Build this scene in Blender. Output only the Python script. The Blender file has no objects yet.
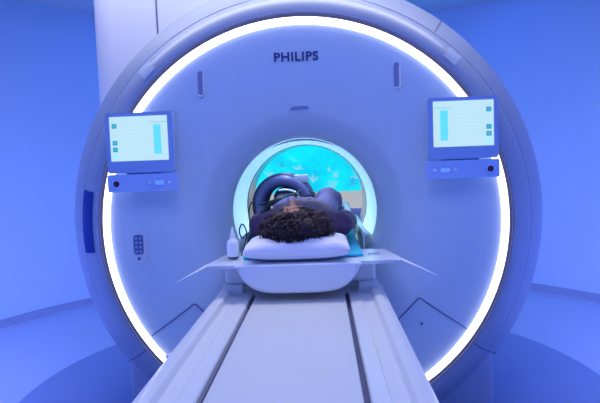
import bpy, bmesh, math, random
from mathutils import Vector, Matrix, noise
C = bpy.context.scene.collection
PI = math.pi
ISO = 1.0                                   # height of the bore axis

# ------------------------------------------------------------------ materials
def mat(name, col, rough=0.4, metal=0.0, emit=None, es=0.0, bump=0.0, bscale=60, vary=0.0, coat=0.0, spec=0.5):
    m = bpy.data.materials.new(name); m.use_nodes = True
    nt = m.node_tree; b = nt.nodes['Principled BSDF']
    b.inputs['Base Color'].default_value = (*col, 1)
    b.inputs['Roughness'].default_value = rough
    b.inputs['Metallic'].default_value = metal
    b.inputs['Coat Weight'].default_value = coat
    b.inputs['Specular IOR Level'].default_value = spec
    if emit:
        b.inputs['Emission Color'].default_value = (*emit, 1)
        b.inputs['Emission Strength'].default_value = es
    tc = nt.nodes.new('ShaderNodeTexCoord')
    n = nt.nodes.new('ShaderNodeTexNoise'); n.inputs['Scale'].default_value = bscale
    n.inputs['Detail'].default_value = 3
    nt.links.new(tc.outputs['Object'], n.inputs['Vector'])
    if bump:
        bp = nt.nodes.new('ShaderNodeBump'); bp.inputs['Strength'].default_value = bump
        bp.inputs['Distance'].default_value = 0.01
        nt.links.new(n.outputs['Fac'], bp.inputs['Height'])
        nt.links.new(bp.outputs['Normal'], b.inputs['Normal'])
    if vary:
        mx = nt.nodes.new('ShaderNodeMix'); mx.data_type = 'RGBA'
        mx.inputs[6].default_value = (*[c*(1-vary) for c in col], 1)
        mx.inputs[7].default_value = (*[min(1, c*(1+vary)) for c in col], 1)
        nt.links.new(n.outputs['Fac'], mx.inputs[0])
        nt.links.new(mx.outputs[2], b.inputs['Base Color'])
    return m

M = dict(
    wall=mat('wall_paint', (0.52, 0.63, 0.84), 0.75, vary=0.02, bscale=3),
    floor=mat('floor_vinyl', (0.48, 0.57, 0.78), 0.32, vary=0.03, bscale=8),
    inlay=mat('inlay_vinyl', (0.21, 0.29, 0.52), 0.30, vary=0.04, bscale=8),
    gap=mat('gap_blue', (0.04, 0.05, 0.13), 0.6),
    cove=mat('cove_skirting', (0.30, 0.34, 0.50), 0.45),
    ceiling=mat('ceiling_paint', (0.60, 0.63, 0.75), 0.8, vary=0.02, bscale=4),
    shell=mat('white_shell', (0.68, 0.70, 0.75), 0.30, vary=0.01, bscale=5, coat=0.2),
    fascia=mat('fascia_shell', (0.57, 0.68, 0.80), 0.34, vary=0.01, bscale=5, coat=0.15),
    band=mat('band_shell', (0.29, 0.34, 0.48), 0.42, metal=0.1, vary=0.02, bscale=4, coat=0.2),
    bandtile=mat('band_inlay', (0.42, 0.48, 0.62), 0.25),
    bore=mat('bore_liner', (0.82, 0.84, 0.86), 0.14, vary=0.02, bscale=6),
    glow=mat('ring_light', (1, 1, 1), 0.4, emit=(1.0, 0.95, 0.97), es=3.4),
    rim=mat('bore_light', (1, 1, 1), 0.4, emit=(0.25, 0.58, 0.86), es=0.85),
    seam=mat('seam_dark', (0.05, 0.07, 0.16), 0.6),
    seamb=mat('seam_blue', (0.09, 0.12, 0.30), 0.6),
    logo=mat('logo_blue', (0.02, 0.045, 0.20), 0.5),
    bezel=mat('bezel_blue_grey', (0.31, 0.43, 0.72), 0.35, coat=0.2),
    barm=mat('control_strip', (0.40, 0.55, 0.88), 0.35),
    screen=mat('screen_lit', (0.1, 0.1, 0.1), 0.3, emit=(0.50, 0.76, 0.83), es=1.0),
    icon=mat('screen_icon', (0.05, 0.1, 0.1), 0.3, emit=(0.02, 0.36, 0.52), es=1.0),
    iconl=mat('screen_icon_pale', (0.05, 0.1, 0.1), 0.3, emit=(0.35, 0.85, 0.93), es=1.0),
    column=mat('screen_column', (0.05, 0.1, 0.1), 0.3, emit=(0.10, 0.70, 0.90), es=1.0),
    line=mat('screen_line', (0.05, 0.1, 0.1), 0.3, emit=(0.36, 0.66, 0.78), es=1.0),
    red=mat('button_dark_red', (0.06, 0.008, 0.02), 0.3),
    chrome=mat('bright_metal', (0.85, 0.87, 0.92), 0.18, metal=0.9),
    slot=mat('slot_blue', (0.22, 0.27, 0.48), 0.5),
    key=mat('keypad_dark', (0.10, 0.14, 0.32), 0.4),
    keyb=mat('keypad_key', (0.30, 0.38, 0.62), 0.4),
    plate=mat('side_plate', (0.02, 0.05, 0.30), 0.7, spec=0.15),
    table=mat('table_shell', (0.74, 0.76, 0.76), 0.33, vary=0.015, bscale=6, coat=0.2),
    tabletop=mat('table_belt', (0.68, 0.70, 0.70), 0.42, vary=0.02, bscale=10),
    groove=mat('groove_dark', (0.10, 0.11, 0.22), 0.6),
    tray=mat('tray_shell', (0.72, 0.77, 0.86), 0.28, coat=0.25, vary=0.01, bscale=6),
    pad=mat('cyan_pad', (0.02, 0.55, 0.75), 0.55, bump=0.1, bscale=30),
    pillow=mat('pillow_cotton', (0.84, 0.84, 0.90), 0.85, bump=0.25, bscale=24),
    skin=mat('skin', (0.42, 0.20, 0.13), 0.5, vary=0.08, bscale=20),
    hair=mat('hair_brown', (0.035, 0.014, 0.018), 0.5, vary=0.4, bscale=60),
    shirt=mat('shirt_plum', (0.10, 0.05, 0.11), 0.85, bump=0.3, bscale=30, vary=0.15),
    gown=mat('trousers_violet', (0.10, 0.075, 0.21), 0.85, bump=0.3, bscale=26, vary=0.15),
    coil=mat('coil_violet', (0.07, 0.065, 0.21), 0.6, coat=0.1),
    coild=mat('coil_dark', (0.03, 0.03, 0.10), 0.5),
    coilg=mat('coil_grey', (0.32, 0.32, 0.45), 0.4),
    cable=mat('cable_black', (0.008, 0.008, 0.02), 0.45),
    strap=mat('foam_pale', (0.65, 0.72, 0.78), 0.6),
    bottle=mat('bottle_white', (0.92, 0.94, 0.97), 0.35),
    capd=mat('bottle_base', (0.03, 0.03, 0.08), 0.5),
    eye=mat('eye_dark', (0.02, 0.01, 0.01), 0.2),
    lip=mat('lip', (0.35, 0.10, 0.09), 0.5),
    coral=mat('coral_print', (0.1, 0.1, 0.1), 0.5, emit=(0.20, 0.66, 0.76), es=1.0),
    corald=mat('coral_print_dark', (0.1, 0.1, 0.1), 0.5, emit=(0.01, 0.45, 0.72), es=1.0),
    sand=mat('sand_print', (0.1, 0.1, 0.1), 0.5, emit=(0.42, 0.44, 0.40), es=1.0),
    frame=mat('frame_grey', (0.45, 0.45, 0.43), 0.4),
    lampw=mat('lamp_white', (1, 1, 1), 0.4, emit=(0.75, 0.80, 1.0), es=4.0),
)
# the wall display shows water: cyan, deeper towards the surface, soft ripples
def sea_material():
    m = bpy.data.materials.new('sea_picture'); m.use_nodes = True
    nt = m.node_tree; b = nt.nodes['Principled BSDF']
    b.inputs['Base Color'].default_value = (0.02, 0.05, 0.06, 1); b.inputs['Roughness'].default_value = 0.5
    tc = nt.nodes.new('ShaderNodeTexCoord'); n = nt.nodes.new('ShaderNodeTexNoise')
    n.inputs['Scale'].default_value = 3.5; n.inputs['Detail'].default_value = 5; n.inputs['Distortion'].default_value = 0.6
    cr = nt.nodes.new('ShaderNodeValToRGB')
    cr.color_ramp.elements[0].position = 0.30; cr.color_ramp.elements[0].color = (0.0, 0.50, 0.80, 1)
    cr.color_ramp.elements[1].position = 0.62; cr.color_ramp.elements[1].color = (0.0, 0.82, 0.90, 1)
    e = cr.color_ramp.elements.new(0.74); e.color = (0.12, 0.86, 0.90, 1)
    nt.links.new(tc.outputs['Object'], n.inputs['Vector']); nt.links.new(n.outputs['Fac'], cr.inputs['Fac'])
    nt.links.new(cr.outputs['Color'], b.inputs['Emission Color']); b.inputs['Emission Strength'].default_value = 1.05
    return m
M['sea'] = sea_material()

# ------------------------------------------------------------------ helpers
def obj(name, bm, m, parent=None, smooth=35, label=None):
    me = bpy.data.meshes.new(name)
    bmesh.ops.recalc_face_normals(bm, faces=bm.faces[:])
    bm.to_mesh(me); bm.free()
    for x in (m if isinstance(m, (list, tuple)) else [m]): me.materials.append(x)
    if smooth:
        me.polygons.foreach_set('use_smooth', [True]*len(me.polygons))
        me.set_sharp_from_angle(angle=math.radians(smooth))
    o = bpy.data.objects.new(name, me); C.objects.link(o)
    if parent:
        o.parent = parent
        o.matrix_parent_inverse = Matrix.Identity(4)
        off = Vector(parent.location)
        p = parent.parent
        while p: off += Vector(p.location); p = p.parent
        if off.length: me.transform(Matrix.Translation(-off))
    if label: o['label'] = label
    return o
def tag(o, label, cat, group=None):
    o['label'] = label; o['category'] = cat
    if group: o['group'] = group
    return o
def thing(name, label, cat, loc=(0, 0, 0), group=None):
    o = bpy.data.objects.new(name, None); C.objects.link(o); o.location = loc
    o.empty_display_size = 0.1
    return tag(o, label, cat, group)
def struct(name, bm, m, smooth=35):
    o = obj(name, bm, m, None, smooth); o['kind'] = 'structure'; return o

def box(bm, x0, x1, y0, y1, z0, z1, bev=0.0, seg=2, mi=0):
    r = bmesh.ops.create_cube(bm, size=1.0)
    vs = r['verts']
    bmesh.ops.scale(bm, vec=(x1-x0, y1-y0, z1-z0), verts=vs)
    bmesh.ops.translate(bm, vec=((x0+x1)/2, (y0+y1)/2, (z0+z1)/2), verts=vs)
    fs = set(f for v in vs for f in v.link_faces)
    for f in fs: f.material_index = mi
    if bev:
        es = list(set(e for f in fs for e in f.edges))
        bmesh.ops.bevel(bm, geom=es, offset=bev, segments=seg, profile=0.5, affect='EDGES', material=mi)
    return bm
def lathe(bm, prof, a0=0.0, a1=2*PI, n=128, cx=0.0, cz=ISO, mi=0):
    """prof: (r, y) pairs spun about the Y axis through (cx, cz)"""
    full = abs(a1-a0-2*PI) < 1e-6
    rows = []
    cnt = n if full else n+1
    for i in range(cnt):
        a = a0+(a1-a0)*i/n
        rows.append([bm.verts.new((cx+r*math.cos(a), y, cz+r*math.sin(a))) for r, y in prof])
    for i in range(n):
        A = rows[i]; B = rows[(i+1) % cnt]
        for j in range(len(prof)-1):
            f = bm.faces.new((A[j], A[j+1], B[j+1], B[j])); f.material_index = mi
    if prof[0] == prof[-1]: bmesh.ops.remove_doubles(bm, verts=bm.verts[:], dist=1e-6)
    return bm
def vlathe(bm, prof, x, y, n=32, mi=0):
    """(r, z) pairs about a vertical axis, ends closed"""
    rows = []
    for i in range(n):
        a = 2*PI*i/n
        rows.append([bm.verts.new((x+r*math.cos(a), y+r*math.sin(a), z)) for r, z in prof])
    for i in range(n):
        A, B = rows[i], rows[(i+1) % n]
        for j in range(len(prof)-1):
            f = bm.faces.new((A[j], B[j], B[j+1], A[j+1])); f.material_index = mi
    for k in (0, len(prof)-1):
        f = bm.faces.new([r[k] for r in rows]); f.material_index = mi
    return bm
def spline(pts, n=8):
    pts = [Vector(p) for p in pts]; out = []
    P = [pts[0]]+pts+[pts[-1]]
    for i in range(1, len(P)-2):
        for k in range(n):
            t = k/n
            out.append(0.5*((2*P[i])+(-P[i-1]+P[i+1])*t+(2*P[i-1]-5*P[i]+4*P[i+1]-P[i+2])*t*t+(-P[i-1]+3*P[i]-3*P[i+1]+P[i+2])*t**3))
    out.append(pts[-1]); return out
def tube(bm, pts, r, n=8, mi=0, closed=False):
    pts = [Vector(p) for p in pts]; rows = []
    N = len(pts); up = Vector((0.13, 0.21, 1)).normalized()
    for i, p in enumerate(pts):
        t = (pts[min(i+1, N-1)]-pts[max(i-1, 0)])
        if t.length < 1e-9: t = Vector((0, 1, 0))
        t.normalize(); s = t.cross(up)
        if s.length < 1e-4: s = t.cross(Vector((1, 0, 0)))
        s.normalize(); u = s.cross(t); up = u
        rr = r[i] if isinstance(r, (list, tuple)) else r
        rows.append([bm.verts.new(p+s*math.cos(2*PI*k/n)*rr+u*math.sin(2*PI*k/n)*rr) for k in range(n)])
    for i in range(N-1):
        for k in range(n):
            f = bm.faces.new((rows[i][k], rows[i][(k+1) % n], rows[i+1][(k+1) % n], rows[i+1][k])); f.material_index = mi
    bm.faces.new(rows[0]).material_index = mi; bm.faces.new(rows[-1]).material_index = mi
    return bm
def prism_xz(bm, pts, y0, y1, mi=0):
    a = [bm.verts.new((x, y0, z)) for x, z in pts]; b = [bm.verts.new((x, y1, z)) for x, z in pts]
    n = len(pts)
    bm.faces.new(a).material_index = mi; bm.faces.new(b[::-1]).material_index = mi
    for i in range(n):
        bm.faces.new((a[i], a[(i+1) % n], b[(i+1) % n], b[i])).material_index = mi
    return bm
def rrect(x0, x1, z0, z1, r, n=6):
    out = []
    for cx, cz, a in ((x1-r, z1-r, 0), (x0+r, z1-r, PI/2), (x0+r, z0+r, PI), (x1-r, z0+r, 1.5*PI)):
        for k in range(n+1):
            t = a+PI/2*k/n; out.append((cx+r*math.cos(t), cz+r*math.sin(t)))
    return out
def fascia_y(r):                              # front surface of the fascia at radius r
    pr = FASC
    for (r0, y0), (r1, y1) in zip(pr, pr[1:]):
        if r0 <= r <= r1: return y0+(y1-y0)*(r-r0)/(r1-r0)
    return 0.0
def dish(r): return 0.012+0.150*((0.885-r)/0.535)**2.6
SC = 0.957                                    # centre height of ring and shell
FASC = [(0.366, 0.262), (0.366, 0.245), (0.368, 0.228), (0.373, 0.208), (0.381, 0.188), (0.392, 0.170), (0.406, 0.154), (0.425, 0.139)]
FASC += [(r, dish(r)-0.0) for r in [0.46+0.425*k/17 for k in range(18)]]
# ------------------------------------------------------------------ room
RC, RR = 0.6, 2.80                            # centre (y) and radius of the round end of the room
def arc(a0, a1, n):
    return [(RR*math.cos(a0+(a1-a0)*i/n), RC+RR*math.sin(a0+(a1-a0)*i/n)) for i in range(n+1)]
CEIL = 2.70; FRONT = -4.2
def wallpath(path, th=0.12):
    """extrude an open plan path to a wall with thickness outwards"""
    bm = bmesh.new(); n = len(path); rows = []
    for i, p in enumerate(path):
        a = Vector(path[max(i-1, 0)]); b = Vector(path[min(i+1, n-1)])
        t = (b-a).normalized(); nrm = Vector((t.y, -t.x))
        if nrm.dot(Vector(p)-Vector((0, -0.5))) < 0: nrm = -nrm
        q = Vector(p)+nrm*th
        rows.append([bm.verts.new((p[0], p[1], 0)), bm.verts.new((p[0], p[1], CEIL)), bm.verts.new((q.x, q.y, CEIL)), bm.verts.new((q.x, q.y, 0))])
    for A, B in zip(rows, rows[1:]):
        for k in range(4): bm.faces.new((A[k], A[(k+1) % 4], B[(k+1) % 4], B[k]))
    bm.faces.new(rows[0]); bm.faces.new(rows[-1])
    return bm
right = [(RR, FRONT), (RR, -2.5), (RR, -1.0), (RR, 0.0)]+arc(0, PI/3, 24)
back = arc(PI/3, 2*PI/3, 28)
left = arc(2*PI/3, PI, 24)+[(-RR, 0.0), (-RR, -1.0), (-RR, -2.5), (-RR, FRONT)]
struct('wall_right', wallpath(right), M['wall'], 60)
struct('wall_back', wallpath(back), M['wall'], 60)
struct('wall_left', wallpath(left), M['wall'], 60)
bm = bmesh.new(); box(bm, -RR-0.12, RR+0.12, FRONT-0.12, FRONT, 0, CEIL); struct('wall_front', bm, M['wall'], 0)
bm = bmesh.new(); box(bm, -RR-0.15, RR+0.15, FRONT-0.15, RC+RR+0.15, -0.1, 0); struct('floor', bm, M['floor'], 0)
bm = bmesh.new(); box(bm, -RR-0.15, RR+0.15, FRONT-0.15, RC+RR+0.15, CEIL, CEIL+0.1); struct('ceiling', bm, M['ceiling'], 0)
# round darker vinyl inlay the scanner stands on
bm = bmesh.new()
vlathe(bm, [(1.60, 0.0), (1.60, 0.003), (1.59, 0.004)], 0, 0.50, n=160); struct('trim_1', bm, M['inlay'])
def skirting(path):
    bm = bmesh.new(); rows = []
    n = len(path)
    for i, p in enumerate(path):
        a = Vector(path[max(i-1, 0)]); b = Vector(path[min(i+1, n-1)])
        t = (b-a).normalized(); nrm = Vector((t.y, -t.x))
        if nrm.dot(Vector(p)-Vector((0, -0.5))) > 0: nrm = -nrm
        row = []
        for d, z in ((0, 0), (0.022, 0.0), (0.016, 0.012), (0.012, 0.03), (0.010, 0.058), (0.004, 0.064), (0, 0.064)):
            q = Vector(p)+nrm*d; row.append(bm.verts.new((q.x, q.y, z)))
        rows.append(row)
    for A, B in zip(rows, rows[1:]):
        for k in range(len(A)): bm.faces.new((A[k], A[(k+1) % len(A)], B[(k+1) % len(A)], B[k]))
    bm.faces.new(rows[0]); bm.faces.new(rows[-1])
    return bm
struct('baseboard_right', skirting(right), M['cove']); struct('baseboard_back', skirting(back), M['cove']); struct('baseboard_left', skirting(left), M['cove'])

# ------------------------------------------------------------------ scanner
S = thing('mri_scanner', 'large round white scanner with a glowing ring light and an open bore', 'MRI scanner', (0, 0.5, 0))
# front fascia, dished into the bore
bm = bmesh.new(); lathe(bm, FASC+[(0.885, 0.055), (0.60, 0.10), (0.42, 0.19), (0.372, 0.262), (0.366, 0.262)], n=160)
for v in bm.verts:
    r = math.hypot(v.co.x, v.co.z-ISO); t = min(1, max(0, (r-0.42)/0.46)); k = 1+t*t*(3-2*t)*0.028
    v.co.x *= k; v.co.z = ISO+(v.co.z-ISO)*k+(SC-ISO)*t*t*(3-2*t)
obj('front_fascia', bm, M['fascia'], S, 40)
# bore liner: hollow tube with a wall
bm = bmesh.new()
lathe(bm, [(0.366, 0.262), (0.362, 0.32), (0.349, 0.55), (0.349, 1.02), (0.358, 1.07), (0.38, 1.12), (0.43, 1.155), (0.80, 1.17), (1.0, 1.12), (1.0, 0.92), (0.40, 0.92), (0.365, 0.90), (0.372, 0.262), (0.366, 0.262)], n=128)
obj('bore_liner', bm, M['bore'], S, 40)
bm = bmesh.new()
lathe(bm, [(0.3655, 0.268), (0.3605, 0.322), (0.3478, 0.548), (0.3470, 0.660), (0.3488, 0.664), (0.3495, 0.548), (0.3618, 0.322), (0.3660, 0.270), (0.3655, 0.268)], a0=math.radians(-22), a1=math.radians(202), n=110)
obj('bore_light', bm, M['rim'], S, 50, 'pale cyan light panel lining the mouth of the bore')
# thin dark seam inside the bore
bm = bmesh.new()
lathe(bm, [(0.3490, 0.675), (0.3455, 0.676), (0.3455, 0.687), (0.3490, 0.688), (0.3490, 0.675)], a0=math.radians(-14), a1=math.radians(194), n=96)
obj('bore_seam', bm, M['seam'], S)
# glowing ring
bm = bmesh.new()
lathe(bm, [(0.908, 0.03), (0.908, 0.010), (0.911, 0.001), (0.917, -0.004), (0.925, -0.005), (0.932, -0.002), (0.937, 0.004), (0.942, 0.012), (0.942, 0.03), (0.908, 0.03)], n=200, cz=SC)
obj('ring_light', bm, M['glow'], S, 60, 'glowing white ring light')
# outer shell, clipped by the floor
band = [(0.956, 0.03), (0.956, 0.002), (0.958, 0.000), (0.972, 0.001), (0.990, 0.004), (1.020, 0.020), (1.045, 0.046), (1.058, 0.064),
        (1.060, 0.072), (1.064, 0.072), (1.066, 0.074), (1.100, 0.110), (1.140, 0.162), (1.175, 0.225), (1.200, 0.30), (1.214, 0.39), (1.217, 0.50), (1.217, 0.80), (1.20, 0.86), (1.15, 0.90), (0.4, 0.90), (0.4, 0.30), (0.50, 0.20), (0.70, 0.09), (0.956, 0.06), (0.956, 0.03)]
bm = bmesh.new(); lathe(bm, [(0.943, 0.045), (0.943, 0.014), (0.9545, 0.010), (0.9550, -0.0008), (0.9575, -0.0008), (0.9575, 0.045), (0.943, 0.045)], n=200, cz=SC); obj('shadow_gap', bm, M['gap'], S, 40)
bm = bmesh.new(); lathe(bm, band, n=200, cz=SC)
g = bm.verts[:]+bm.edges[:]+bm.faces[:]
bmesh.ops.bisect_plane(bm, geom=g, plane_co=(0, 0, 0.004), plane_no=(0, 0, -1), clear_outer=True)
bmesh.ops.holes_fill(bm, edges=[e for e in bm.edges if len(e.link_faces) < 2], sides=0)
obj('outer_shell', bm, M['band'], S, 30)
# small pale inlays on the shell and the radial seams
def band_y(r):
    for (r0, y0), (r1, y1) in zip(band[3:], band[4:]):
        if r0 <= r <= r1 and r1 > r0: return y0+(y1-y0)*(r-r0)/(r1-r0)
    return 0.0
def band_patch(a0, a1, r0, r1, lift=0.0025, n=14, k=8, mi=0):
    bm = bmesh.new(); rows = []
    for i in range(n+1):
        a = math.radians(a0+(a1-a0)*i/n); row = []
        for j in range(k+1):
            r = r0+(r1-r0)*j/k; y = band_y(r)
            dr = 0.004; sl = (band_y(min(r+dr, 1.21))-band_y(max(r-dr, .95)))/(2*dr)
            nv = Vector((sl, -1)).normalized()      # (radial, y) outward
            rr, yy = r+nv[0]*lift, y+nv[1]*lift
            row.append((bm.verts.new((rr*math.cos(a), yy, SC+rr*math.sin(a))), bm.verts.new(((r-nv[0]*.004)*math.cos(a), y-nv[1]*.004, SC+(r-nv[0]*.004)*math.sin(a)))))
        rows.append(row)
    for i in range(n):
        for j in range(k):
            for s in (0, 1):
                q = [rows[i][j][s], rows[i+1][j][s], rows[i+1][j+1][s], rows[i][j+1][s]]
                bm.faces.new(q if s == 0 else q[::-1])
    for i in range(n):
        for j in (0, k): bm.faces.new((rows[i][j][0], rows[i+1][j][0], rows[i+1][j][1], rows[i][j][1]))
    for j in range(k):
        for i in (0, n): bm.faces.new((rows[i][j][0], rows[i][j+1][0], rows[i][j+1][1], rows[i][j][1]))
    return bm
for a0, a1 in ((44.5, 48.5), (131.5, 135.5)):
    obj('shell_inlay', band_patch(a0, a1, 0.985, 1.050), M['bandtile'], S, 40)
for a, r0, r1 in ((53.6, 1.07, 1.19), (-36.9, 0.962, 1.19), (216.9, 0.962, 1.19)):
    obj('shell_seam', band_patch(a-0.12, a+0.12, r0, r1, 0.0018, 2, 14), M['seam'], S, 40)
obj('side_plate', band_patch(169.5, 186.0, 0.990, 1.056, 0.005, 20, 8), M['plate'], S, 40, label='dark blue side plate')
# faint marks on the plate
bm = bmesh.new()
for k in range(6):
    a = math.radians(173.5+k*1.3); r = 1.030; y = band_y(r)-0.0085
    box(bm, r*math.cos(a)-.005, r*math.cos(a)+.005, y, y+.002, SC+r*math.sin(a)-.004, SC+r*math.sin(a)+.004)
obj('plate_marks', bm, M['key'], S, 0)
# pedestal
bm = bmesh.new()
box(bm, -0.90, 0.90, 0.115, 0.86, 0.004, 0.34, 0.03, 4)
obj('pedestal', bm, M['band'], S, 40)
# white service column rising behind the ring
bm = bmesh.new()
pts = []
x0, x1, y0, y1, rr = -1.100, 0.55, 0.345, 0.86, 0.13
for k in range(13):
    t = PI+PI/2*k/12; pts.append((x0+rr+rr*math.cos(t), y0+rr+rr*math.sin(t)))
for k in range(13):
    t = 1.5*PI+PI/2*k/12; pts.append((x1-rr+rr*math.cos(t), y0+rr+rr*math.sin(t)))
pts += [(x1, y1), (x0, y1)]
lo = [bm.verts.new((x, y, 1.42)) for x, y in pts]; hi = [bm.verts.new((x, y, CEIL-0.002)) for x, y in pts]
bm.faces.new(lo[::-1]); bm.faces.new(hi)
for i in range(len(pts)): bm.faces.new((lo[i], lo[(i+1) % len(pts)], hi[(i+1) % len(pts)], hi[i]))
obj('service_column', bm, M['shell'], S, 30)
bm = bmesh.new(); box(bm, -0.733, -0.727, 0.342, 0.36, 1.7, CEIL-0.004); obj('column_seam', bm, M['seam'], S, 0)
# seams of the lower service doors on the fascia
for s in (-1, 1):
    pth = spline([(s*0.740, 0, 0.444), (s*0.716, 0, 0.462), (s*0.63, 0, 0.522), (s*0.548, 0, 0.580)], 6)+spline([(s*0.537, 0, 0.589), (s*0.526, 0, 0.590), (s*0.517, 0, 0.582), (s*0.43, 0, 0.492), (s*0.32, 0, 0.38), (s*0.27, 0, 0.33)], 5)
    pth = [Vector((p.x, fascia_y(min(.88, math.hypot(p.x, p.z-ISO)))-0.0015, p.z)) for p in pth]
    bm = bmesh.new(); tube(bm, pth, 0.0028, 6); obj('door_seam', bm, M['seamb'], S)
bm = bmesh.new(); lathe(bm, [(0.001, fascia_y(.75)-.0015), (0.006, fascia_y(.75)-.0015), (0.006, .03)], n=16, cx=0.535, cz=0.472)
obj('lock_hole', bm, M['seam'], S)
# vertical grip slots
for s in (-1, 1):
    x = s*0.447; yf = fascia_y(math.hypot(x, .63))
    bm = bmesh.new()
    prism_xz(bm, rrect(x-0.013, x+0.013, 1.560, 1.676, 0.0129), yf-0.005, yf+0.01, 0)
    g = obj('grip_slot', bm, M['slot'], S, 40)
    bm = bmesh.new()                          # raised pale lip along the lower and inner edge
    pth = [(x+s*-0.013, yf-0.004, 1.682)]+[(x+s*-0.013, yf-0.004, 1.66-0.01*i) for i in range(9)]
    pth += [(x+0.013*math.cos(t), yf-0.004, 1.581-0.013*math.sin(t)) for t in [PI*k/8 for k in range(9)]][::(1 if s > 0 else -1)][::-1]
    pth = [(x-0.014*math.cos(t), yf-0.006, 1.574-0.014*math.sin(t)) for t in [PI*k/8 for k in range(1, 8)]]+[(x+0.014, yf-0.006, 1.576+0.085*i/8) for i in range(9)]
    tube(bm, pth, 0.004, 8); obj('grip_lip', bm, M['shell'], g)
# small recess above the bore
bm = bmesh.new(); yf = fascia_y(0.5)
prism_xz(bm, [(-0.048, 1.487), (0.046, 1.490), (0.036, 1.506), (-0.034, 1.504)], yf-0.004, yf+0.01)
obj('sensor_recess', bm, M['slot'], S, 0)
# maker's lettering
cu = bpy.data.curves.new('lettering', 'FONT'); cu.body = 'PHILIPS'; cu.size = 0.056; cu.extrude = 0.001; cu.offset = 0.0017
cu.align_x = 'CENTER'; cu.space_character = 1.10; cu.resolution_u = 4
to = bpy.data.objects.new('tmp', cu); C.objects.link(to)
bpy.context.view_layer.update()
me = bpy.data.meshes.new_from_object(to.evaluated_get(bpy.context.evaluated_depsgraph_get()))
C.objects.unlink(to); bpy.data.objects.remove(to)
xs = [v.co.x for v in me.vertices]; w = max(xs)-min(xs); k = 0.202/w
me.transform(Matrix.Translation((-0.006, fascia_y(.72)-0.0050-.5, 1.7035)) @ Matrix.Rotation(PI/2, 4, 'X') @ Matrix.Diagonal((k, 1.0, 1, 1)))
me.materials.clear(); me.materials.append(M['logo'])
o = bpy.data.objects.new('lettering', me); C.objects.link(o); o.parent = S; o['label'] = 'dark blue lettering PHILIPS'
# keypad
yf = fascia_y(.78)
bm = bmesh.new(); prism_xz(bm, rrect(-0.813, -0.740, 0.796, 0.945, 0.033), yf-0.006, yf+0.01)
kp = obj('keypad', bm, M['shell'], S, 30, 'white pill shaped keypad with dark keys')
bm = bmesh.new(); prism_xz(bm, rrect(-0.800, -0.754, 0.838, 0.930, 0.012), yf-0.008, yf); obj('key_field', bm, M['key'], kp, 30)
for i in range(4):
    for j in range(2):
        bm = bmesh.new(); cx = -0.787+j*0.020; cz = 0.852+i*0.021
        prism_xz(bm, rrect(cx-.0068, cx+.0068, cz-.0062, cz+.0062, .003, 3), yf-0.010, yf-0.007)
        obj('key', bm, M['keyb'], kp, 30)
bm = bmesh.new(); prism_xz(bm, rrect(-0.785, -0.769, 0.810, 0.826, 0.0078), yf-0.009, yf-0.005); obj('button', bm, M['key'], kp, 30)

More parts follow.
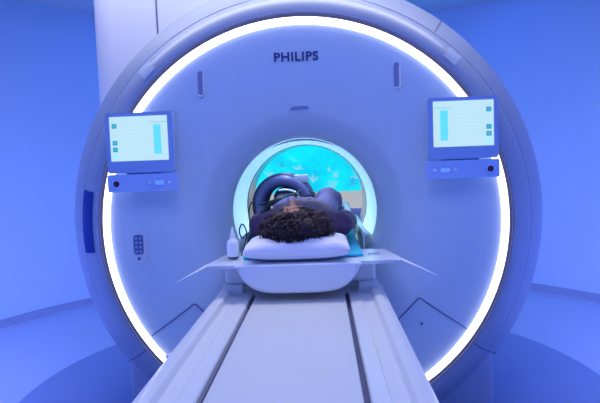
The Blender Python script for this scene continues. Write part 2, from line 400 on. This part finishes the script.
# displays
def display(s):
    """s=-1: left, 1: right (mirrored picture)"""
    X = lambda u: s*(u-0.006)                              # u: distance from the axis
    xa, xb = sorted((X(0.572), X(0.878)))
    dz = -0.004 if s > 0 else -0.014
    bm = bmesh.new(); prism_xz(bm, rrect(xa, xb, 1.236+dz, 1.506+dz, 0.012), -0.068, -0.040)
    bmesh.ops.bevel(bm, geom=[e for e in bm.edges if all(abs(v.co.y+0.068) < 1e-5 for v in e.verts)], offset=0.004, segments=2, affect='EDGES')
    D = obj('display', bm, M['bezel'], S, 30, 'left touch display in blue grey bezel' if s < 0 else 'right touch display in blue grey bezel')
    bm = bmesh.new()
    sx0, sx1 = sorted((X(0.596), X(0.858)))
    z0, z1 = 1.290+dz, 1.489+dz; w = sx1-sx0; h = z1-z0
    box(bm, sx0, sx1, -0.0700, -0.060, z0, z1, mi=0)
    def r(u0, u1, v0, v1, mi):                     # fractions of the picture, u counted from the outer edge
        a, b = (sx0+w*u0, sx0+w*u1) if s < 0 else (sx1-w*u1, sx1-w*u0)
        box(bm, a, b, -0.0708, -0.0695, z1-h*v1, z1-h*v0, mi=mi)
    for v in (0.155, 0.535, 0.685): r(0.04, 0.125, v, v+0.105, 1)
    r(0.04, 0.125, 0.85, 0.94, 2)
    for v in (0.195, 0.575, 0.725): r(0.068, 0.095, v, v+0.018, 4)
    r(0.76, 0.885, 0.20, 0.86, 3); r(0.70, 0.99, 0.13, 0.165, 4)
    for k in range(8): r(0.775, 0.87, 0.22+k*0.08, 0.226+k*0.08, 2)
    r(0.30, 0.66, 0.050, 0.062, 2)
    for k in range(7): r(0.26, 0.66, 0.24+k*0.09, 0.246+k*0.09, 2)
    obj('screen', bm, [M['screen'], M['icon'], M['iconl'], M['column'], M['line']], D, 0, 'lit pale aqua screen')
    bm = bmesh.new(); prism_xz(bm, rrect(*sorted((X(0.562), X(0.884))), 1.150+dz, 1.2300+dz, 0.008), -0.062, -0.040)
    B = obj('control_strip', bm, M['barm'], S, 30)
    bm = bmesh.new(); zc = 1.188+dz
    lathe(bm, [(0.0005, -0.076), (0.010, -0.076), (0.013, -0.072), (0.013, -0.060)], n=24, cx=X(0.842), cz=zc); obj('stop_button', bm, M['red'], B, 40)
    bm = bmesh.new(); lathe(bm, [(0.0135, -0.064), (0.015, -0.069), (0.0185, -0.069), (0.020, -0.064), (0.020, -0.058)], n=28, cx=X(0.842), cz=zc); obj('button_collar', bm, M['chrome'], B, 40)
    bm = bmesh.new(); c = X(0.645); prism_xz(bm, rrect(c-.020, c+.020, zc-.010, zc+.010, .006), -0.069, -0.060); obj('rocker_switch', bm, M['chrome'], B, 40)
    for q in (-0.045, 0.045):
        bm = bmesh.new(); lathe(bm, [(0.0005, -0.068), (0.006, -0.068), (0.008, -0.064), (0.008, -0.060)], n=16, cx=c+q, cz=zc); obj('push_button', bm, M['tray'], B, 40)
    bm = bmesh.new(); box(bm, *sorted((X(0.64), X(0.80))), -0.045, 0.03, 1.16, 1.44); obj('display_mount', bm, M['bezel'], S, 0)
display(-1); display(1)
# bridge rails that carry the couch through the bore
bm = bmesh.new(); prism_xz(bm, [(-0.285, 0.792), (0.285, 0.792), (0.24, 0.756), (0.0, 0.74), (-0.24, 0.756)][::-1], 0.08, 1.15); obj('bore_bridge', bm, M['shell'], S, 0)
for s in (-1, 1):
    bm = bmesh.new(); box(bm, *sorted((s*0.288, s*0.318)), 0.16, 1.15, 0.870, 0.885, 0.004, 2)
    box(bm, *sorted((s*0.285, s*0.293)), 0.16, 1.15, 0.80, 0.875)
    obj('bore_rail', bm, M['shell'], S, 30)

# ------------------------------------------------------------------ patient table
T = thing('patient_table', 'long lavender white patient couch leading into the open bore', 'table', (0, -1.0, 0))
bm = bmesh.new(); box(bm, -0.195, 0.195, -1.95, -0.10, 0.62, 0.680, 0.006, 3); obj('couch_top', bm, M['tabletop'], T, 40)
bm = bmesh.new(); box(bm, -0.225, 0.225, -1.95, -0.06, 0.56, 0.655); obj('couch_groove', bm, M['groove'], T, 0)
for s in (-1, 1):
    prof = [(0.212, 0.60), (0.212, 0.676), (0.216, 0.681), (0.250, 0.682), (0.256, 0.684), (0.262, 0.679), (0.300, 0.678), (0.305, 0.681),
            (0.309, 0.694), (0.314, 0.700), (0.338, 0.701), (0.346, 0.698), (0.350, 0.690), (0.357, 0.688), (0.365, 0.684), (0.370, 0.672), (0.370, 0.60)]
    bm = bmesh.new(); prism_xz(bm, [(s*x, z) for x, z in prof][::s], -1.97, -0.05); obj('side_rail', bm, M['table'], T, 30)
    bm = bmesh.new(); box(bm, *sorted((s*0.255, s*0.345)), -0.13, -0.02, 0.665, 0.722, 0.012, 3)
    obj('rail_end_block', bm, M['table'], T, 40)
    bm = bmesh.new(); box(bm, *sorted((s*0.205, s*0.335)), -0.12, -0.01, 0.72, 0.822, 0.02, 3)
    obj('wing_support', bm, M['table'], T, 40)
bm = bmesh.new(); box(bm, -0.352, 0.352, -1.95, -0.03, 0.47, 0.61, 0.02, 3); obj('couch_body', bm, M['table'], T, 40)
bm = bmesh.new(); box(bm, -0.27, 0.27, -1.75, -0.10, 0.06, 0.48, 0.03, 3); box(bm, -0.31, 0.31, -1.85, -0.06, 0.016, 0.08, 0.01, 2); obj('couch_pedestal', bm, M['table'], T, 40)
bm = bmesh.new(); bmesh.ops.create_uvsphere(bm, u_segments=16, v_segments=10, radius=0.014)
bmesh.ops.scale(bm, vec=(1, 1, .7), verts=bm.verts); bmesh.ops.translate(bm, vec=(-0.378, -0.86, 0.664), verts=bm.verts); obj('release_knob', bm, M['table'], T)
# head end hull under the cradle
def hull():
    bm = bmesh.new(); n = 40; rows = []
    ys = [(-0.292, 0.86), (-0.290, 0.90), (-0.284, 0.945), (-0.272, 0.98), (-0.255, 0.996), (-0.235, 1.0), (-0.10, 1.0), (0.06, 0.985)]
    for y, s in ys:
        row = []
        for i in range(n+1):
            t = PI*i/n; cx = math.cos(t); sx = math.sin(t)
            x = 0.262*s*math.copysign(abs(cx)**0.42, cx)
            taper = 1-0.16*(sx**1.2)*0
            z = 0.832-0.122*s*(sx**0.62)
            x *= 1-0.20*min(1, (0.832-z)/0.122)**1.3
            bulge = 0.0
            row.append(bm.verts.new((x, y-0.0+0.02*(1-s)*0, z)))
        rows.append(row)
    for A, B in zip(rows, rows[1:]):
        for i in range(n): bm.faces.new((A[i], A[i+1], B[i+1], B[i]))
        bm.faces.new((A[n], A[0], B[0], B[n]))
    bm.faces.new(rows[0]); bm.faces.new(rows[-1])
    return bm
obj('cradle_hull', hull(), M['tray'], T, 60)
bm = bmesh.new(); box(bm, -0.264, 0.264, -0.290, 1.50, 0.822, 0.836, 0.006, 3); obj('cradle_board', bm, M['tray'], T, 40)
# wings
for s in (-1, 1):
    bm = bmesh.new()
    plan = [(0.215, -0.262), (0.255, -0.270), (0.300, -0.268), (0.345, -0.262), (0.385, -0.250), (0.407, -0.232), (0.408, -0.205), (0.392, -0.12), (0.362, 0.0), (0.345, 0.035), (0.215, 0.05)]
    zt = lambda x: 0.838
    a = [bm.verts.new((s*x, y, 0.8345-max(0, x-.36)*0.15)) for x, y in plan]; b = [bm.verts.new((s*(x-(.008 if x > .26 else 0)), y+0.006, 0.820)) for x, y in plan]
    bm.faces.new(a); bm.faces.new(b[::-1])
    for i in range(len(plan)): bm.faces.new((a[i], a[(i+1) % len(plan)], b[(i+1) % len(plan)], b[i]))
    W = obj('side_wing', bm, M['tray'], T, 30)
    # thin pale drooping sliver that tapers to a point
    bm = bmesh.new(); rows = []
    for i in range(9):
        t = i/8; x = 0.395+0.165*t; z = 0.830-0.088*t; y = -0.225+0.075*t; hw = 0.024*(1-t)**0.8+0.0012; th = 0.006*(1-t)+0.001
        rows.append([bm.verts.new((s*x, y-hw, z)), bm.verts.new((s*x, y, z+th)), bm.verts.new((s*x, y+hw, z)), bm.verts.new((s*x, y, z-th))])
    for A, B in zip(rows, rows[1:]):
        for k in range(4): bm.faces.new((A[k], A[(k+1) % 4], B[(k+1) % 4], B[k]))
    bm.faces.new(rows[0]); bm.faces.new(rows[-1])
    obj('pale_sliver', bm, M['bottle'], W, 30)
bm = bmesh.new(); box(bm, 0.285, 0.335, -0.115, -0.095, 0.8385, 0.8405); obj('wing_mark', bm, M['bezel'], T, 0)

# ------------------------------------------------------------------ mattress, pillow
bm = bmesh.new(); box(bm, -0.262, 0.262, -0.16, 1.48, 0.8272, 0.8400, 0.006, 4)
bmesh.ops.subdivide_edges(bm, edges=[e for e in bm.edges if e.calc_length() > 1], cuts=30)
tag(obj('mattress', bm, M['pad'], None, 50), 'thin bright cyan mattress on the couch under the patient', 'mattress')
def pillow():
    bm = bmesh.new(); nx, ny = 44, 26; W, D = 0.232, 0.150; cx, cy, cz = -0.022, -0.135, 0.873
    top = []; bot = []
    for i in range(nx+1):
        u = -1+2*i/nx; rt = []; rb = []
        for j in range(ny+1):
            v = -1+2*j/ny
            e = max(0, (1-abs(u)**3.0))**0.36*max(0, (1-abs(v)**3.0))**0.34
            pin = 1-0.07*(1-abs(v))*(abs(u)**6)-0.0; pin2 = 1-0.08*(1-abs(u)**2)*(abs(v)**6)
            x = cx+u*W*pin*(1-0.04*abs(v)**4); y = cy+v*D*pin2
            w = noise.noise(Vector((x*12, y*12, 1)))*0.010+noise.noise(Vector((x*30, y*22, 4)))*0.006+0.010*max(0, (u-0.6))*max(0, v)
            crease = -0.009*math.exp(-((v+0.80+0.05*math.sin(5*u))/0.06)**2)
            dent = 0.026*math.exp(-((x+0.04)/0.10)**2-((y+0.13)/0.12)**2)
            rt.append(bm.verts.new((x, y, cz+e*(0.060+w+crease-dent))))
            rb.append(bm.verts.new((x, y, cz-e*0.043)) if e > 1e-6 else rt[-1])
        top.append(rt); bot.append(rb)
    for i in range(nx):
        for j in range(ny):
            bm.faces.new((top[i][j], top[i+1][j], top[i+1][j+1], top[i][j+1]))
            q = (bot[i][j], bot[i][j+1], bot[i+1][j+1], bot[i+1][j]); 
            if len(set(q)) == 4: bm.faces.new(q)
    bmesh.ops.remove_doubles(bm, verts=bm.verts[:], dist=1e-5)
    return bm
tag(obj('pillow', pillow(), M['pillow'], None, 80), 'soft white pillow under the head of the patient', 'pillow')

# ------------------------------------------------------------------ squeeze bottle and its lead
Bt = thing('squeeze_bottle', 'small white bottle with narrow nozzle standing on left couch wing', 'bottle', (-0.305, -0.10, 0.838))
bm = bmesh.new(); vlathe(bm, [(0.024, 0.846), (0.027, 0.850), (0.0275, 0.862), (0.0275, 0.905), (0.024, 0.915), (0.014, 0.925), (0.011, 0.930), (0.011, 0.934)], -0.305, -0.10, 28); obj('bottle_body', bm, M['bottle'], Bt, 40)
bm = bmesh.new(); vlathe(bm, [(0.012, 0.934), (0.012, 0.942), (0.008, 0.948), (0.005, 0.970), (0.003, 0.978)], -0.305, -0.10, 20); obj('nozzle', bm, M['bottle'], Bt, 40)
bm = bmesh.new(); vlathe(bm, [(0.021, 0.8385), (0.024, 0.840), (0.024, 0.8465)], -0.305, -0.10, 28); obj('bottle_base', bm, M['capd'], Bt, 40)

# ------------------------------------------------------------------ person
def cap(bm, a, b, ra, rb, n=20, rings=6):
    """tapered capsule"""
    a, b = Vector(a), Vector(b); d = b-a; L = d.length; t = d.normalized()
    s = t.cross(Vector((0, 0, 1))); s = s.normalized() if s.length > 1e-3 else Vector((1, 0, 0)); u = s.cross(t)
    prof = [(math.sin(PI/2*k/rings)*ra, -math.cos(PI/2*k/rings)*ra) for k in range(rings+1)]
    prof += [(math.cos(PI/2*k/rings)*rb, L+math.sin(PI/2*k/rings)*rb) for k in range(rings+1)]
    prof = prof[1:-1]
    rows = [[bm.verts.new(a+t*h+s*math.cos(2*PI*k/n)*r+u*math.sin(2*PI*k/n)*r) for k in range(n)] for r, h in prof]
    for A, B in zip(rows, rows[1:]):
        for k in range(n): bm.faces.new((A[k], A[(k+1) % n], B[(k+1) % n], B[k]))
    bm.faces.new(rows[0]); bm.faces.new(rows[-1])
def ell(bm, c, r, rot=0.0, seg=28):
    g = bmesh.ops.create_uvsphere(bm, u_segments=seg, v_segments=seg//2, radius=1.0)['verts']
    bmesh.ops.scale(bm, vec=r, verts=g)
    if rot: bmesh.ops.rotate(bm, cent=(0, 0, 0), matrix=Matrix.Rotation(rot, 3, 'X'), verts=g)
    bmesh.ops.translate(bm, vec=c, verts=g)
def fuse(name, bm, m, parent, voxel=0.006, smooth=6, label=None, wrinkle=0.0):
    me = bpy.data.meshes.new('t'); bm.to_mesh(me); bm.free()
    o = bpy.data.objects.new('t', me); C.objects.link(o)
    r = o.modifiers.new('r', 'REMESH'); r.mode = 'VOXEL'; r.voxel_size = voxel
    s = o.modifiers.new('s', 'SMOOTH'); s.factor = 0.6; s.iterations = smooth
    bpy.context.view_layer.update()
    e = o.evaluated_get(bpy.context.evaluated_depsgraph_get())
    out = bmesh.new(); out.from_mesh(e.to_mesh()); e.to_mesh_clear()
    bpy.data.objects.remove(o)
    if wrinkle:
        out.normal_update()
        for v in out.verts:
            p = v.co
            v.co = p+v.normal*(wrinkle*noise.noise(Vector((p.x*16, p.y*9, p.z*16)))+0.4*wrinkle*noise.noise(p*45))
    return obj(name, out, m, parent, 180, label)

P = thing('person', 'person with dark curly hair lying face up on the couch, feet in the bore', 'person', (-0.03, 0.3, 0.850))
HX = -0.040
bm = bmesh.new()
# head (crown towards the camera, face up)
ell(bm, (HX, -0.135, 0.985), (0.076, 0.098, 0.092))
ell(bm, (HX, -0.085, 1.005), (0.062, 0.085, 0.070))
ell(bm, (HX, -0.020, 1.015), (0.046, 0.036, 0.048))          # jaw and chin
ell(bm, (HX, 0.000, 1.045), (0.020, 0.016, 0.016))
cap(bm, (HX, -0.098, 1.070), (HX, -0.066, 1.096), 0.010, 0.013)   # nose
ell(bm, (HX-0.011, -0.062, 1.085), (0.009, 0.009, 0.008)); ell(bm, (HX+0.011, -0.062, 1.085), (0.009, 0.009, 0.008))
cap(bm, (HX-0.040, -0.128, 1.060), (HX+0.040, -0.128, 1.060), 0.011, 0.011)   # brow
ell(bm, (HX, -0.040, 1.066), (0.022, 0.010, 0.008))
for s in (-1, 1): ell(bm, (HX+s*0.078, -0.085, 0.985), (0.009, 0.026, 0.018))
bmesh.ops.translate(bm, vec=(0, 0, -0.012), verts=bm.verts[:])
cap(bm, (HX, -0.03, 0.960), (-0.028, 0.085, 0.955), 0.050, 0.056)
# trunk
BX = -0.018
cap(bm, (BX-0.11, 0.115, 0.952), (BX+0.11, 0.115, 0.952), 0.056, 0.056)
ell(bm, (BX, 0.24, 0.960), (0.165, 0.19, 0.090)); ell(bm, (BX, 0.42, 0.955), (0.150, 0.17, 0.085)); ell(bm, (BX, 0.58, 0.960), (0.165, 0.13, 0.088))
HANDS = {}
for s in (-1, 1):
    sh = Vector((BX+s*0.185, 0.125, 0.950)); el = Vector((BX+s*0.238, 0.395, 0.935)); wr = Vector((BX+s*0.236, 0.640, 0.905))
    cap(bm, sh, el, 0.046, 0.038); cap(bm, el, wr, 0.040, 0.026)
    # hand resting on the belly: palm, four fingers, thumb from its side
    d = Vector((-s*0.05, 1, -0.10)).normalized(); side = Vector((s*0.25, 0, 1)).normalized()
    pc = wr+d*0.045+Vector((0, 0, 0.004))
    for q in (-0.026, -0.009, 0.009, 0.026): cap(bm, wr+side*q*0.6, pc+side*q+d*0.028, 0.013, 0.0115)
    for q, L in ((-0.030, 0.052), (-0.010, 0.064), (0.010, 0.060), (0.029, 0.046)):
        a = pc+side*q+d*0.030; b = a+d*L*0.5+Vector((0, 0, 0.004)); c = b+d*L*0.5-Vector((0, 0, 0.012))
        cap(bm, a, b, 0.0085, 0.008, 12); cap(bm, b, c, 0.008, 0.007, 12)
    a = wr-side*0.020+d*0.012; b = a-side*0.026+d*0.026; c = b+d*0.028-side*0.004
    cap(bm, a, b, 0.012, 0.0095, 12); cap(bm, b, c, 0.0095, 0.0080, 12)
# legs
hipL, kneeL, ankL = Vector((-0.105, 0.60, 0.965)), Vector((-0.138, 0.85, 1.045)), Vector((-0.12, 1.34, 0.915))
hipR, kneeR, ankR = Vector((0.085, 0.62, 0.960)), Vector((0.128, 0.88, 1.010)), Vector((0.13, 1.26, 0.915))
for h, k, a in ((hipL, kneeL, ankL), (hipR, kneeR, ankR)):
    cap(bm, h, k, 0.080, 0.055); cap(bm, k, (k+a)/2+Vector((0, 0, -0.012)), 0.054, 0.052); cap(bm, (k+a)/2+Vector((0, 0, -0.012)), a, 0.052, 0.034)
    cap(bm, a+Vector((0, 0.02, -0.012)), a+Vector((0, 0.07, 0.11)), 0.034, 0.026); ell(bm, a+Vector((0, 0.085, 0.135)), (0.040, 0.022, 0.030))
fuse('body', bm, M['skin'], P, 0.0052, 5)
for s in (-1, 1):
    bm = bmesh.new(); ell(bm, (HX+s*0.030, -0.103, 1.056), (0.013, 0.009, 0.008), seg=16); obj('eyelid', bm, M['skin'], P, 180)
bm = bmesh.new(); ell(bm, (HX, -0.040, 1.0605), (0.021, 0.0085, 0.005), seg=20); obj('lips', bm, M['lip'], P, 180)
# hair: a cap with a mass of separate curls
random.seed(7)
bm = bmesh.new()
hc = Vector((-0.022, -0.155, 0.974)); HR = Vector((0.150, 0.098, 0.075))
g = bmesh.ops.create_icosphere(bm, subdivisions=5, radius=1.0)['verts']
for v in g:
    n = v.co.normalized()
    k = 1+0.16*noise.noise(n*3.2)+0.10*noise.noise(n*9+Vector((3, 1, 2)))
    v.co = hc+Vector((n.x*HR.x, n.y*HR.y, n.z*HR.z))*k
    if v.co.z < 0.928: v.co.z = 0.928+(v.co.z-0.928)*0.15
    if v.co.y > -0.105: v.co.y = -0.105+(v.co.y+0.105)*0.25
for i in range(900):
    n = Vector((random.gauss(0, 1), random.gauss(0, 1), random.gauss(0, 1))).normalized()
    if n.y > 0.30 or n.z < -0.55: continue
    base = hc+Vector((n.x*HR.x, n.y*HR.y, n.z*HR.z))*0.94
    d = (n+Vector((random.uniform(-.5, .5), random.uniform(-.3, .3), random.uniform(-.3, .3)))).normalized()
    s = d.orthogonal().normalized(); s.rotate(Matrix.Rotation(random.uniform(0, 6.28), 3, d)); u = d.cross(s)
    L = random.uniform(0.014, 0.032); cr = random.uniform(0.004, 0.009); tw = random.uniform(1.0, 2.2)
    pts = []
    for k in range(9):
        t = k/8; ang = tw*2*PI*t
        p = base+d*L*t+(s*math.cos(ang)+u*math.sin(ang))*cr*min(1, t*3)-Vector((0, 0, 0.012*t*t))
        if p.z < 0.922: p.z = 0.922+random.uniform(0, .004)
        pts.append(p)
    tube(bm, pts, [0.0040*(1-0.5*k/8) for k in range(9)], 5)
obj('hair', bm, M['hair'], P, 60, 'dark brown curly hair')
# shirt
bm = bmesh.new()
cap(bm, (BX-0.115, 0.115, 0.955), (BX+0.115, 0.115, 0.955), 0.080, 0.080)
cap(bm, (HX+.005, 0.02, 0.968), (-0.028, 0.085, 0.958), 0.058, 0.070)
ell(bm, (BX, 0.25, 0.966), (0.185, 0.20, 0.098)); ell(bm, (BX, 0.43, 0.960), (0.168, 0.18, 0.094)); ell(bm, (BX, 0.56, 0.962), (0.176, 0.12, 0.094))
for s in (-1, 1):
    sh = Vector((BX+s*0.185, 0.125, 0.950)); el = Vector((BX+s*0.238, 0.395, 0.938)); wr = Vector((BX+s*0.236, 0.640, 0.905))
    cap(bm, sh, el, 0.064, 0.052); cap(bm, el, el.lerp(wr, 0.55), 0.052, 0.042)
o = fuse('shirt', bm, M['shirt'], P, 0.007, 4, None, 0.007)
for v in o.data.vertices:
    if v.co.z < 0.0015: v.co.z = 0.0015
bm = bmesh.new()
ell(bm, (BX, 0.60, 0.962), (0.178, 0.125, 0.096))
for h, k, a in ((hipL, kneeL, ankL), (hipR, kneeR, ankR)):
    cap(bm, h, k, 0.092, 0.068); m_ = (k+a)/2+Vector((0, 0, -0.012)); cap(bm, k, m_, 0.068, 0.062); cap(bm, m_, m_.lerp(a, 0.75), 0.062, 0.046)
cap(bm, kneeR+Vector((0, -0.02, 0.0)), kneeR+Vector((0, 0.05, -0.01)), 0.088, 0.08)
o = fuse('trousers', bm, M['gown'], P, 0.007, 4, None, 0.007)
for v in o.data.vertices:
    if v.co.z < 0.0015: v.co.z = 0.0015

# pale bolster beside the knee
bm = bmesh.new()
cap(bm, (0.240, 0.86, 0.930), (0.240, 1.08, 0.950), 0.030, 0.030, 24); box(bm, 0.216, 0.262, 0.85, 1.09, 0.8408, 0.93, 0.01)
tag(fuse('leg_support', bm, M['strap'], None, 0.006, 4), 'pale foam support beside the raised right knee, on the mattress edge', 'cushion')

# ------------------------------------------------------------------ ring shaped coil around the left thigh
K = thing('ring_coil', 'dark violet padded ring coil standing around the left leg', 'coil', (-0.140, 0.70, 0.863))
KX, KZ = -0.138, 1.012
def ringc(prof, n=72):
    bm = bmesh.new(); lathe(bm, prof, n=n, cx=KX, cz=KZ)
    for v in bm.verts:
        if v.co.z < 0.8528: v.co.z = 0.8528
    return bm
obj('coil_ring', ringc([(0.112, 0.90), (0.112, 0.665), (0.118, 0.645), (0.130, 0.633), (0.145, 0.630), (0.160, 0.634), (0.172, 0.646), (0.176, 0.66), (0.176, 0.895), (0.17, 0.905), (0.112, 0.905), (0.112, 0.90)]), M['coil'], K, 50)
obj('outer_cover', ringc([(0.1755, 0.652), (0.183, 0.655), (0.187, 0.665), (0.187, 0.90), (0.1765, 0.90), (0.1755, 0.652)]), M['coild'], K, 40)
obj('inner_liner', ringc([(0.1135, 0.662), (0.109, 0.665), (0.105, 0.675), (0.104, 0.69), (0.104, 0.895), (0.1135, 0.895), (0.1135, 0.662)]), M['coild'], K, 40)
for c in K.children: c.location.y += 0.05
bm = bmesh.new(); box(bm, -0.075, 0.012, 0.70, 0.80, 1.135, 1.186, 0.012, 3)
obj('connector_box', bm, M['coilg'], K, 40)
bm = bmesh.new()
for dr in (0,): tube(bm, [(KX+0.098*math.cos(t)*0.86+.01, 0.675, KZ+0.04+0.05*math.sin(t)) for t in [math.radians(10+8*k) for k in range(14)]], 0.0065, 8)
obj('strap', bm, M['strap'], K, 50)
for path, r in (([(-0.31, 0.50, 0.875), (-0.29, 0.42, 0.925), (-0.22, 0.36, 1.015), (-0.14, 0.34, 1.070), (-0.06, 0.40, 1.085), (0.00, 0.50, 1.072), (0.05, 0.60, 1.075), (0.02, 0.66, 1.09)], 0.0055),
                ([(-0.31, 0.52, 0.875), (-0.27, 0.34, 0.960), (-0.215, 0.28, 1.010), (-0.13, 0.26, 1.068), (-0.085, 0.36, 1.085), (-0.05, 0.50, 1.090), (-0.03, 0.63, 1.10)], 0.0055),
                ([(-0.255, 0.42, 1.035), (-0.19, 0.40, 1.052), (-0.12, 0.45, 1.080), (-0.10, 0.60, 1.07)], 0.0045)):
    bm = bmesh.new(); tube(bm, spline(path, 8), r, 8); obj('cable', bm, M['cable'], K, 60, label='black coil cable')
# thin lead looping on the left wing
bm = bmesh.new()
tube(bm, spline([(-0.282, -0.07, 0.831), (-0.270, -0.03, 0.875), (-0.262, -0.01, 0.93), (-0.285, 0.02, 0.965), (-0.305, 0.05, 0.93), (-0.302, 0.10, 0.889), (-0.300, 0.20, 0.888), (-0.292, 0.34, 0.90), (-0.300, 0.37, 0.99), (-0.285, 0.38, 1.04), (-0.268, 0.39, 1.03), (-0.268, 0.40, 0.96)], 8), 0.0035, 8)
tag(obj('lead_wire', bm, M['cable'], None, 60), 'thin dark lead looping up behind the white bottle', 'cable')

# ------------------------------------------------------------------ wall display behind the bore
E = thing('wall_display', 'large bright cyan underwater picture display seen through the bore', 'display', (0, 3.05, 0.75))
bm = bmesh.new(); box(bm, -1.10, 1.10, 2.94, 2.99, 0.78, 2.05); obj('picture_panel', bm, M['sea'], E, 0)
bm = bmesh.new()
box(bm, -1.13, 1.13, 2.935, 3.00, 2.05, 2.09, .004); box(bm, -1.13, 1.13, 2.935, 3.00, 0.74, 0.78, .004); box(bm, -1.13, -1.10, 2.935, 3.00, 0.76, 2.07, .004); box(bm, 1.10, 1.13, 2.935, 3.00, 0.76, 2.07, .004)
obj('display_frame', bm, M['frame'], E, 30)
bm = bmesh.new(); box(bm, -1.10, 1.10, 2.9380, 2.9395, 0.78, 0.955); obj('sand_picture', bm, M['sand'], E, 0)
bm = bmesh.new(); box(bm, -1.05, 1.05, 2.99, 3.04, 0.0, 0.76); obj('display_stand', bm, M['frame'], E, 0)
P.location.z -= 0.012; K.location.z -= 0.012
T.location.z -= 0.012; T.location.x -= 0.018
for c in T.children:
    if c.name.startswith('side_wing') and c.data.vertices[0].co.x > 0: c.location.x += 0.036; c.location.z += 0.004
    elif c.name.startswith('side_wing'): c.location.x += 0.010
    if c.name.startswith('wing_mark'): c.location.x += 0.02; c.location.z += 0.004
Bt.location.z -= 0.012; Bt.location.x -= 0.008
random.seed(3)
def coral(cx, cz, sc, m, nb=7):
    bm = bmesh.new()
    for i in range(nb):
        a = random.uniform(0.2, PI-0.2); p = Vector((cx+random.uniform(-.03, .03)*sc, 0, cz)); pts = [p.copy()]
        for k in range(7):
            a += random.uniform(-.55, .55); p = p+Vector((math.cos(a), 0, math.sin(a)))*sc*random.uniform(.06, .12); pts.append(p.copy())
        pts = [Vector((q.x, 2.9385, q.z)) for q in pts]
        for j, q in enumerate(pts):
            r = sc*0.085*(1-j*.1); ps = [(q.x+r*math.cos(t)*random.uniform(.7, 1.2), q.z+r*math.sin(t)*random.uniform(.7, 1.2)) for t in [2*PI*k/9 for k in range(9)]]
            prism_xz(bm, ps, 2.9385-0.0002*(j+1)-0.0015*i/nb, 2.9398)
    return obj('coral_picture', bm, m, E, 0)
for cx, cz, sc, m in ((-0.44, 1.14, .10, M['coral']), (-0.30, 1.22, .10, M['corald']), (-0.14, 1.19, .10, M['coral']), (0.0, 1.06, .13, M['coral']), (0.16, 1.16, .07, M['coral']),
                      (0.24, 1.10, .10, M['coral']), (0.40, 1.03, .13, M['corald']), (0.44, 1.08, .12, M['coral']), (-0.5, 1.0, .15, M['coral']), (0.2, 1.0, .13, M['coral']), (-0.7, 1.1, .2, M['coral']), (0.75, 1.05, .2, M['coral'])):
    coral(cx, cz, sc, m)

# ------------------------------------------------------------------ lights
def area(name, loc, rot, sx, sy, power, col):
    l = bpy.data.lights.new(name, 'AREA'); l.shape = 'RECTANGLE'; l.size = sx; l.size_y = sy; l.energy = power; l.color = col
    o = bpy.data.objects.new(name, l); C.objects.link(o); o.location = loc; o.rotation_euler = rot
    return o
BLUE = (0.045, 0.182, 1.0)
area('ceiling_light_blue', (0, -1.9, CEIL-0.03), (0, 0, 0), 3.4, 2.0, 17, BLUE)
area('front_fill', (0, FRONT+0.05, 1.00), (PI/2, 0, 0), 5.0, 1.4, 24, BLUE)  # fill light added behind the camera, lifts lower walls and scanner front
for s in (-1, 1):
    a = area('side_fill', (s*2.30, -1.5, 0.70), (PI/2-math.radians(9), 0, math.radians(-s*4)), 0.7, 1.0, 34, (0.22, 0.29, 1.0)); a.data.spread = math.radians(90)  # unseen blue area lights, added to brighten the lower part of the walls
area('ceiling_light_white', (-0.1, 0.02, CEIL-0.03), (0, 0, 0), 3.2, 0.34, 25, (1.0, 0.98, 0.93))
area('ceiling_light_couch', (0.0, -1.5, CEIL-0.03), (0, 0, 0), 0.9, 0.9, 7, (1.0, 0.97, 0.92))
area('back_light', (0, 2.2, CEIL-0.03), (0, 0, 0), 3.6, 0.8, 8, BLUE)
# unseen area lights added under the bore roof to brighten the liner
for x in (-0.10, 0.10):
    a = area('bore_fill', (x, 0.66, 1.322), (0, 0, 0), 0.03, 0.7, 1.3, (0.60, 0.85, 1.0)); a.data.spread = math.radians(110)

w = bpy.data.worlds.new('world'); bpy.context.scene.world = w; w.use_nodes = True
w.node_tree.nodes['Background'].inputs[0].default_value = (0.10, 0.20, 1.0, 1); w.node_tree.nodes['Background'].inputs[1].default_value = 0.05

# ------------------------------------------------------------------ camera
cam = bpy.data.cameras.new('camera'); co = bpy.data.objects.new('camera', cam); C.objects.link(co)
F = 545.0; VX, VY = 323.0, 165.0
cam.sensor_width = 36; cam.lens = F/600*36; cam.clip_start = 0.02
co.location = (0.095, -2.5, 1.23)
d = Vector((-(VX-300), F, -(201.5-VY))).normalized()
q = d.to_track_quat('-Z', 'Y').to_matrix() @ Matrix.Rotation(math.radians(-2.1), 3, 'Z')
co.rotation_euler = q.to_euler()
sc = bpy.context.scene; sc.camera = co
sc.view_settings.view_transform = 'Standard'; sc.view_settings.look = 'None'; sc.view_settings.gamma = 1; sc.view_settings.exposure = 0.0
sc.view_settings.use_curve_mapping = False
